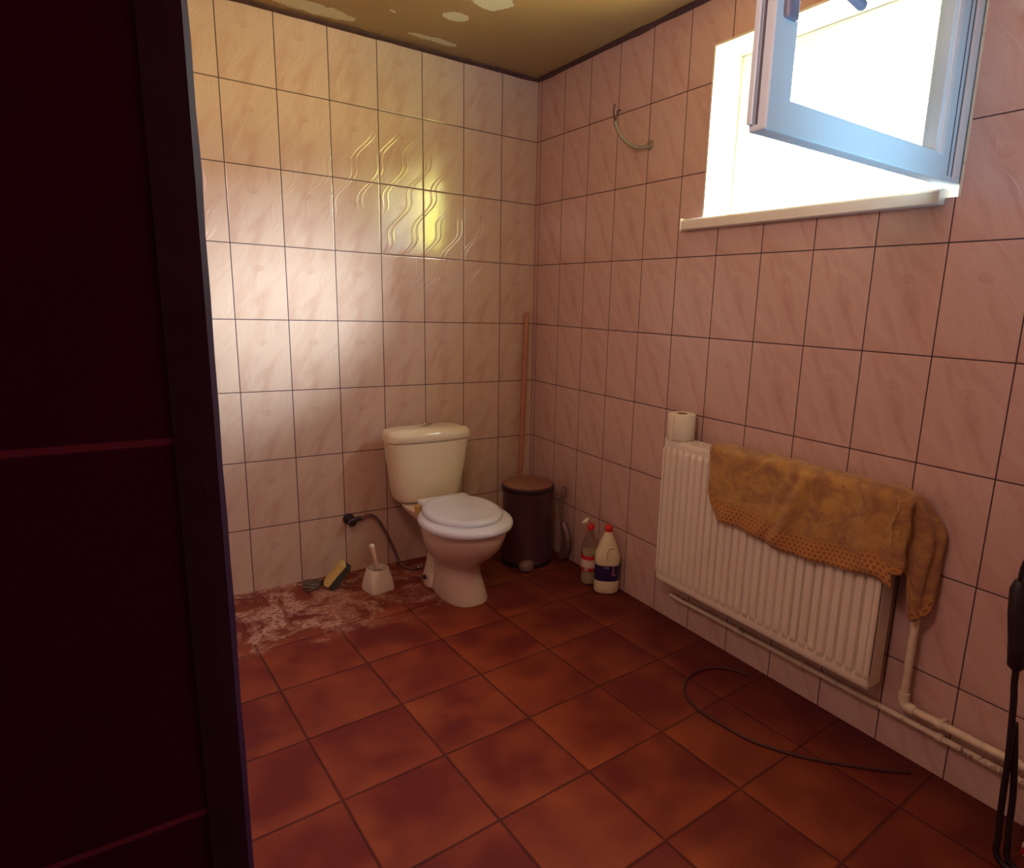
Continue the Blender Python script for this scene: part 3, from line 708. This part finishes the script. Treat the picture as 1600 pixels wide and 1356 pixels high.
# ------------------------------------------------------------------ radiator
RY0, RY1, RZ0, RZ1, RXF, RXB = -2.040, -1.135, 0.203, 0.785, -0.108, -0.036
rad = thing('radiator', 'white panel radiator with vertical flutes mounted on the right wall under the window', 'radiator', (0, (RY0+RY1)/2, RZ0))
def Rr(bm): bmesh.ops.translate(bm, verts=bm.verts, vec=(0, -(RY0+RY1)/2, -RZ0)); return bm
NF = 27; pitch = (RY1-RY0-0.03)/NF; bm = bmesh.new()
ny = NF*16; ys = [RY0+0.002 + (RY1-RY0-0.004)*i/ny for i in range(ny+1)]
zs = [RZ0, RZ0+0.004, RZ0+0.012, RZ0+0.020, RZ0+0.026, RZ0+0.032, RZ0+0.038, RZ0+0.045, RZ0+0.052, RZ0+0.06, RZ0+0.08, RZ0+0.15, RZ0+0.29, RZ0+0.44, RZ1-0.07, RZ1-0.055, RZ1-0.047, RZ1-0.040, RZ1-0.034, RZ1-0.028, RZ1-0.02, RZ1-0.012, RZ1-0.004, RZ1]
def ss(t, a, b): t = max(0, min(1, (t-a)/(b-a))); return t*t*(3-2*t)
grid = []
for z in zs:
    row = []
    for y in ys:
        t = (y-RY0-0.015)/pitch; f = t-math.floor(t)
        inside = 0 <= t <= NF
        groove = ss(abs(f-0.5), 0.30, 0.41) if inside else 0     # flute channel between bars
        mz = ss(z, RZ0+0.030, RZ0+0.048)*(1-ss(z, RZ1-0.050, RZ1-0.032))
        edge = 1-ss(min(z-RZ0, RZ1-z, y-RY0, RY1-y), 0.0, 0.008)
        bar = (1-groove)*mz
        row.append(bm.verts.new((RXF + 0.014 - 0.014*bar + edge*0.006 - 0.008*(1-mz), y, z)))
    grid.append(row)
for a_, b_ in zip(grid[:-1], grid[1:]):
    for i in range(ny): bm.faces.new((a_[i], a_[i+1], b_[i+1], b_[i]))
fp = link('front_panel', Rr(bm), M_RAD, rad, smooth=True, autos=70)
so_ = fp.modifiers.new('thick', 'SOLIDIFY'); so_.thickness = 0.004; so_.offset = 0
bm = bmesh.new(); box(bm, RXB-0.012, RXB, RY0+0.006, RY1-0.006, RZ0+0.01, RZ1-0.012); link('rear_panel', Rr(bm), M_RAD, rad, bevel=0.004)
for ya, yb in ((RY0, RY0+0.003), (RY1-0.003, RY1)):
    bm = bmesh.new(); box(bm, RXF+0.012, RXB-0.002, ya, yb, RZ0+0.008, RZ1-0.002); link('side_panel', Rr(bm), M_RAD, rad, bevel=0.001)
bm = bmesh.new()     # top grille: rails and bars
for x in (RXF+0.006, RXF+0.024, RXF+0.042, RXB-0.008): box(bm, x, x+0.006, RY0+0.003, RY1-0.003, RZ1-0.004, RZ1+0.001)
for k in range(60):
    y = RY0+0.01+(RY1-RY0-0.02)*k/59; box(bm, RXF+0.008, RXB-0.004, y-0.002, y+0.002, RZ1-0.005, RZ1-0.0005)
link('top_grille', Rr(bm), M_RAD, rad)
for y in (RY1-0.12, RY0+0.12):
    bm = bmesh.new(); box(bm, RXB, -0.001, y-0.015, y+0.015, RZ0+0.05, RZ1-0.05); link('wall_bracket', Rr(bm), M_RAD, rad)
bm = bmesh.new(); tube(bm, [(-0.058, RY1-0.004, 0.235), (-0.058, RY1+0.012, 0.235)], 0.012, 12); link('drain_plug', Rr(bm), M_DARKM, rad, smooth=True, autos=40)
bm = bmesh.new(); tube(bm, smooth_path([(-0.060, RY0+0.002, 0.70), (-0.055, RY0-0.03, 0.70), (-0.042, RY0-0.055, 0.70), (-0.033, RY0-0.068, 0.68)], 5), 0.011, 12); link('valve', Rr(bm), M_RAD, rad, smooth=True)

# ------------------------------------------------------------------ heating pipes
def pipe(name, label, pts, r, mat, clips=()):
    o = thing(name, label, 'pipe', pts[0])
    p0 = Vector(pts[0]); bm = bmesh.new(); tube(bm, [Vector(p)-p0 for p in pts], r, 14); link('tube', bm, mat, o, smooth=True, autos=60)
    for c in clips:
        bm = bmesh.new(); c_ = Vector(c)-p0
        tube(bm, [c_+Vector((0, -0.008, 0)), c_+Vector((0, 0.008, 0))], r+0.003, 12)
        box(bm, c_.x, -p0.x-0.002, c_.y-0.006, c_.y+0.006, c_.z-0.006, c_.z+0.006); link('clip', bm, mat, o, smooth=True, autos=40)
    return o
pipe('heating_pipe', 'thin flaking cream heating pipe running low along the right wall, the lower of two', [(-0.022, -1.15, 0.118), (-0.022, -2.1, 0.128), (-0.022, -3.04, 0.137)], 0.009, M_PIPER, [(-0.022, -1.50, 0.122), (-0.022, -1.77, 0.125), (-0.022, -2.215, 0.129)])
o = pipe('heating_pipe', 'cream heating pipe that drops from the radiator end and turns along the right wall', smooth_path([(-0.033, -2.110, 0.66), (-0.033, -2.110, 0.45), (-0.033, -2.110, 0.20)], 4)+[Vector((-0.033, -2.113, 0.186)), Vector((-0.033, -2.122, 0.177)), Vector((-0.033, -2.14, 0.175)), Vector((-0.033, -3.04, 0.185))], 0.0115, M_PIPE, [(-0.033, -2.215, 0.176)])
p0 = Vector((-0.033, -2.110, 0.66))
bm = bmesh.new(); tube(bm, [q_-p0 for q_ in (Vector((-0.033, -2.110, 0.215)), Vector((-0.033, -2.110, 0.195)), Vector((-0.033, -2.113, 0.184)), Vector((-0.033, -2.122, 0.176)), Vector((-0.033, -2.145, 0.175)))], 0.0155, 14); link('elbow', bm, M_PIPE, o, smooth=True, autos=60)

# ------------------------------------------------------------------ towel draped over the radiator
def towel_mat():
    m = Mat('mustard_towel'); x, y, z = m.pos(); 
    tcn = m.nt.nodes.new('ShaderNodeUVMap'); sp_ = m.nt.nodes.new('ShaderNodeSeparateXYZ'); m.nt.links.new(tcn.outputs[0], sp_.inputs[0])
    U = E(m.nt, sp_.outputs[0]); V = E(m.nt, sp_.outputs[1])      # metres along / from hem
    P = m.vec(U, V, 0.0)
    n = m.noise(P, 11, 4, 0.6, 1.5); n2 = m.noise(P, 45, 4, 0.7); vo = m.voro(P, 22)
    base = m.mix(sstep(n*0.7 + n2*0.3, 0.36, 0.64), (0.52, 0.30, 0.085), (0.31, 0.145, 0.070))
    base = m.mix(sstep(vo, 0.16, 0.10)*0.5, base, (0.24, 0.08, 0.035))
    base = m.mix(sstep(n2, 0.55, 0.7)*0.35, base, (0.50, 0.29, 0.08))
    # dotted border along the hem
    rows = V/0.0135; us = U/0.0165 + floor_(rows)*0.5
    a, b = fract(us) - 0.5, fract(rows) - 0.5
    dots = sstep(_m('SQRT', a*a*1.3 + b*b), 0.42, 0.20)
    border = sstep(V + (n - 0.5)*0.10, 0.080, 0.055)
    bc = m.mix(dots*0.85, (0.50, 0.24, 0.065), (0.24, 0.08, 0.035))
    col = m.mix(border, base, bc)
    m.set('Base Color', col); m.set('Roughness', 0.95); m.set('Sheen Weight', 0.25)
    m.bump(n2*0.6 + m.noise(P, 300, 2)*0.8, 0.6, 0.003)
    return m.m
M_TOWEL = towel_mat()
TY0, TY1 = -2.078, -1.395
def towel_mesh():
    bm = bmesh.new(); uvl = bm.loops.layers.uv.new('UVMap'); NU, NV = 90, 46; g = []; uvs = []
    zt = RZ1+0.011
    for i in range(NU+1):
        u = i/NU; y = TY1 + (TY0-TY1)*u
        hem = 0.575 - 0.035*ss(u, 0.0, 0.10) + 0.0*u + 0.010*math.sin(u*9) + 0.012*ss(u, 0.8, 1.0)
        if u < 0.06: hem += 0.03*(1-u/0.06)**2
        end = ss(u, 0.93, 1.0)
        L1 = zt-hem; Lt = 0.095; Lb = 0.16; tot = L1+Lt+Lb; row = []; ru = []
        for j in range(NV+1):
            s = tot*j/NV
            if s < L1: x, z = RXF-0.012, hem+s
            elif s < L1+Lt:
                k = (s-L1)/Lt; x = RXF-0.012+ k*0.098; z = zt + 0.012*math.sin(PI*k)**0.5
            else: x, z = RXF+0.090, zt-(s-L1-Lt)
            # folds: broad diagonal creases on the front, lumps along the top
            if s < L1:
                h = 1-s/L1
                d = math.exp(-((u-0.50+0.16*(h-0.5))/0.035)**2)*0.020 + math.exp(-((u-0.42+0.18*(h-0.5))/0.03)**2)*0.012 + math.exp(-((u-0.86-0.05*h)/0.05)**2)*0.022
                x -= d*ss(s, 0, 0.02) + 0.006*h + 0.004*math.sin(u*37+h*3)*h
                x -= 0.004*mnoise.noise(Vector((u*14, h*4, 1)))+0.002
            else:
                z += 0.006*mnoise.noise(Vector((u*16, s*18, 5)))
            yy = y + 0.012*mnoise.noise(Vector((s*7, u*3, 9)))*(1 if u in (0, 1) else 1)
            # rounding of the lower left corner
            if u < 0.10 and s < 0.04: yy -= 0.018*(1-u/0.10)*(1-s/0.04)
            z -= end*0.012
            row.append(bm.verts.new((x, yy, z))); ru.append((0.68*u, s))
        g.append(row); uvs.append(ru)
    for i in range(NU):
        for j in range(NV):
            f = bm.faces.new((g[i][j], g[i+1][j], g[i+1][j+1], g[i][j+1]))
            for lp, (a, b) in zip(f.loops, ((i, j), (i+1, j), (i+1, j+1), (i, j+1))): lp[uvl].uv = uvs[a][b]
    return bm
tw = thing('towel', 'mustard and brown patterned towel draped over the radiator', 'towel', (-0.06, -1.73, RZ1))
bm = towel_mesh(); bmesh.ops.translate(bm, verts=bm.verts, vec=(0.06, 1.73, -RZ1))
o = link('draped_cloth', bm, M_TOWEL, tw, smooth=True); s_ = o.modifiers.new('t', 'SOLIDIFY'); s_.thickness = 0.005; s_.offset = 0
# corner that hangs down past the radiator end
bm = bmesh.new(); uvl = bm.loops.layers.uv.new('UVMap'); g = []; N1, N2 = 34, 40
for i in range(N1+1):
    t = i/N1; row = []
    for j in range(N2+1):
        s = j/N2; k = s
        x0_ = RXF-0.024 + k*0.108                                  # follows the end of the cloth on top
        x1_ = -0.134 + 0.127*s
        top = RZ1+0.005 + 0.012*math.sin(PI*k)**0.5
        zb = 0.585 - 0.135*ss(s, 0.36, 0.44) + 0.055*ss(s, 0.5, 1.0)
        q_ = ss(t, 0.0, 0.25)
        x = x0_*(1-q_) + x1_*q_
        yy = TY0 + 0.010*(1-ss(s, 0, 0.15)) + 0.002 - 0.018*ss(t, 0, 0.08)*ss(s, 0, 0.2)
        yy -= (0.040*ss(s, 0.34, 0.62) + 0.012*ss(s, 0.6, 1.0))*ss(t, 0.02, 0.35)
        yy += 0.014*math.exp(-((s-0.26)/0.10)**2)*q_
        yy += 0.006*math.sin(s*19 + t*3)*q_ + 0.006*mnoise.noise(Vector((s*5, t*4, 2)))
        row.append(bm.verts.new((min(x + 0.004*mnoise.noise(Vector((s*4, t*5, 7))), -0.004), yy, top + (zb-top)*t)))
    g.append(row)
for i in range(N1):
    for j in range(N2):
        f = bm.faces.new((g[i][j], g[i+1][j], g[i+1][j+1], g[i][j+1]))
        for lp, (a, b) in zip(f.loops, ((i, j), (i+1, j), (i+1, j+1), (i, j+1))): lp[uvl].uv = (b/N2*0.16+0.7, 0.03 + 0.33*(1-a/N1))
bmesh.ops.translate(bm, verts=bm.verts, vec=(0.06, 1.73, -RZ1))
o = link('hanging_corner', bm, M_TOWEL, tw, smooth=True); s_ = o.modifiers.new('t', 'SOLIDIFY'); s_.thickness = 0.006; s_.offset = 0

# ------------------------------------------------------------------ toilet roll
tr = thing('toilet_roll', 'cream toilet paper roll standing upright on the left end of the radiator', 'toilet paper', (-0.070, -1.190, RZ1+0.0015))
bm = bmesh.new(); lathe(bm, [(0.019, 0.001), (0.050, 0.0), (0.052, 0.003), (0.052, 0.094), (0.050, 0.097), (0.019, 0.096), (0.019, 0.001)], 0, 0, 40, cap=False)
bmesh.ops.remove_doubles(bm, verts=bm.verts, dist=1e-6); link('paper', bm, M_PAPER, tr, smooth=True, autos=50)
bm = bmesh.new(); lathe(bm, [(0.0188, 0.0), (0.0188, 0.098), (0.0176, 0.098), (0.0176, 0.0), (0.0188, 0.0)], 0, 0, 28, cap=False); link('cardboard_core', bm, M_KRAFT, tr, smooth=True, autos=50)
bm = bmesh.new()
loft(bm, [[(-0.040-0.004*t, -0.0335-0.006*t*0, 0.094-0.085*t) if False else (-0.051-0.002*math.sin(t*3), y_, 0.09-0.088*t) for y_ in (-0.012, 0.006)] + [(-0.0515-0.002*math.sin(t*3)-0.001, y_, 0.09-0.088*t) for y_ in (0.006, -0.012)] for t in [k/8 for k in range(9)]])
link('loose_sheet', bm, M_PAPER, tr)

# ------------------------------------------------------------------ cable stub coming out of the wall
cs = thing('cable_stub', 'short beige cable stub with two bare dark wires sticking out of the right wall', 'cable', (0, -0.842, 1.898))
bm = bmesh.new(); tube(bm, smooth_path([(0.0, 0, 0), (-0.022, 0.010, -0.008), (-0.050, 0.035, -0.008), (-0.085, 0.065, 0.020), (-0.105, 0.085, 0.062), (-0.112, 0.090, 0.085)], 7), 0.0075, 12); link('conduit', bm, M_CONDUIT, cs, smooth=True)
for q_ in ([(-0.112, 0.090, 0.083), (-0.113, 0.096, 0.105), (-0.112, 0.100, 0.130), (-0.110, 0.096, 0.150)], [(-0.112, 0.090, 0.083), (-0.108, 0.084, 0.105), (-0.104, 0.084, 0.122), (-0.098, 0.074, 0.126)]):
    bm = bmesh.new(); tube(bm, smooth_path(q_, 5), 0.0035, 8); link('wire', bm, M_WIRE, cs, smooth=True)
bm = bmesh.new(); lathe(bm, [(0.001, 0), (0.019, 0), (0.015, 0.006), (0.009, 0.010)], 0, 0, 16)
for v in bm.verts: v.co = Vector((-v.co.z, v.co.y+0.001*math.sin(v.co.x*900), v.co.x))
link('plaster_collar', bm, M_CONDUIT, cs, smooth=True)

# ------------------------------------------------------------------ thin cord lying in a loop on the floor
bm = bmesh.new()
tube(bm, smooth_path([(-0.055, -1.60, 0.004), (-0.10, -1.52, 0.004), (-0.17, -1.485, 0.004), (-0.26, -1.495, 0.004), (-0.325, -1.545, 0.004), (-0.36, -1.63, 0.004), (-0.355, -1.73, 0.004), (-0.335, -1.84, 0.004), (-0.275, -1.95, 0.004), (-0.20, -2.04, 0.004), (-0.12, -2.12, 0.004), (-0.06, -2.17, 0.004)], 8), 0.0048, 8)
tag(link('floor_cord', bm, M_CORD, None, smooth=True), 'thin dark cord lying in a loose loop on the floor below the radiator', 'cord')

# ------------------------------------------------------------------ black appliance cord hanging at the right edge
hc = thing('power_cord', 'black power cord with thick plug hanging by the right wall', 'cord', (-0.185, -2.41, 0))
def hp(*p): return [(x, y+2.41, z) for x, y, z in p]
bm = bmesh.new()
tube(bm, smooth_path(hp((0, -2.405, 0.53), (0, -2.408, 0.46), (0, -2.414, 0.41), (0, -2.424, 0.28), (0, -2.428, 0.18), (0, -2.434, 0.08), (-0.004, -2.450, 0.012), (0, -2.56, 0.009)), 7), 0.0075, 10); link('cord', bm, M_BLACKP, hc, smooth=True)
bm = bmesh.new()
tube(bm, smooth_path(hp((0.012, -2.420, 0.36), (0.012, -2.432, 0.28), (0.012, -2.444, 0.18), (0.008, -2.452, 0.08), (0.008, -2.470, 0.012), (0.010, -2.58, 0.009)), 7), 0.0075, 10); link('cord', bm, M_BLACKP, hc, smooth=True)
bm = bmesh.new(); tube(bm, hp((0, -2.406, 0.49), (0, -2.405, 0.50), (0, -2.400, 0.56), (0, -2.390, 0.62), (0, -2.383, 0.68), (0, -2.382, 0.70)), [.009, .018, .020, .020, .018, .010], 14); link('plug', bm, M_BLACKP, hc, smooth=True, autos=60)
bm = bmesh.new(); tube(bm, smooth_path(hp((0, -2.382, 0.695), (0.0, -2.40, 0.78), (0.08, -2.50, 0.93), (0.183, -2.56, 0.95)), 6), 0.006, 10); link('cord', bm, M_BLACKP, hc, smooth=True)

# red and white packet at the corner of the picture
def packet_mat():
    m = Mat('red_white_packet'); x, y, z = m.pos(); f = sstep(absn(y*0.8 + z - 0.01), 0.012, 0.010)
    m.set('Base Color', m.mix(f, (0.75, 0.62, 0.58), (0.60, 0.02, 0.04))); m.set('Roughness', 0.4); return m.m
bm = bmesh.new(); box(bm, -0.035, 0.05, -0.10, 0.0, 0.0, 0.035)
o = tag(link('paper_packet', bm, packet_mat(), None, bevel=0.004), 'white and red packet on the floor at the bottom right picture corner', 'packet'); o.location = (-0.075, -2.462, 0)
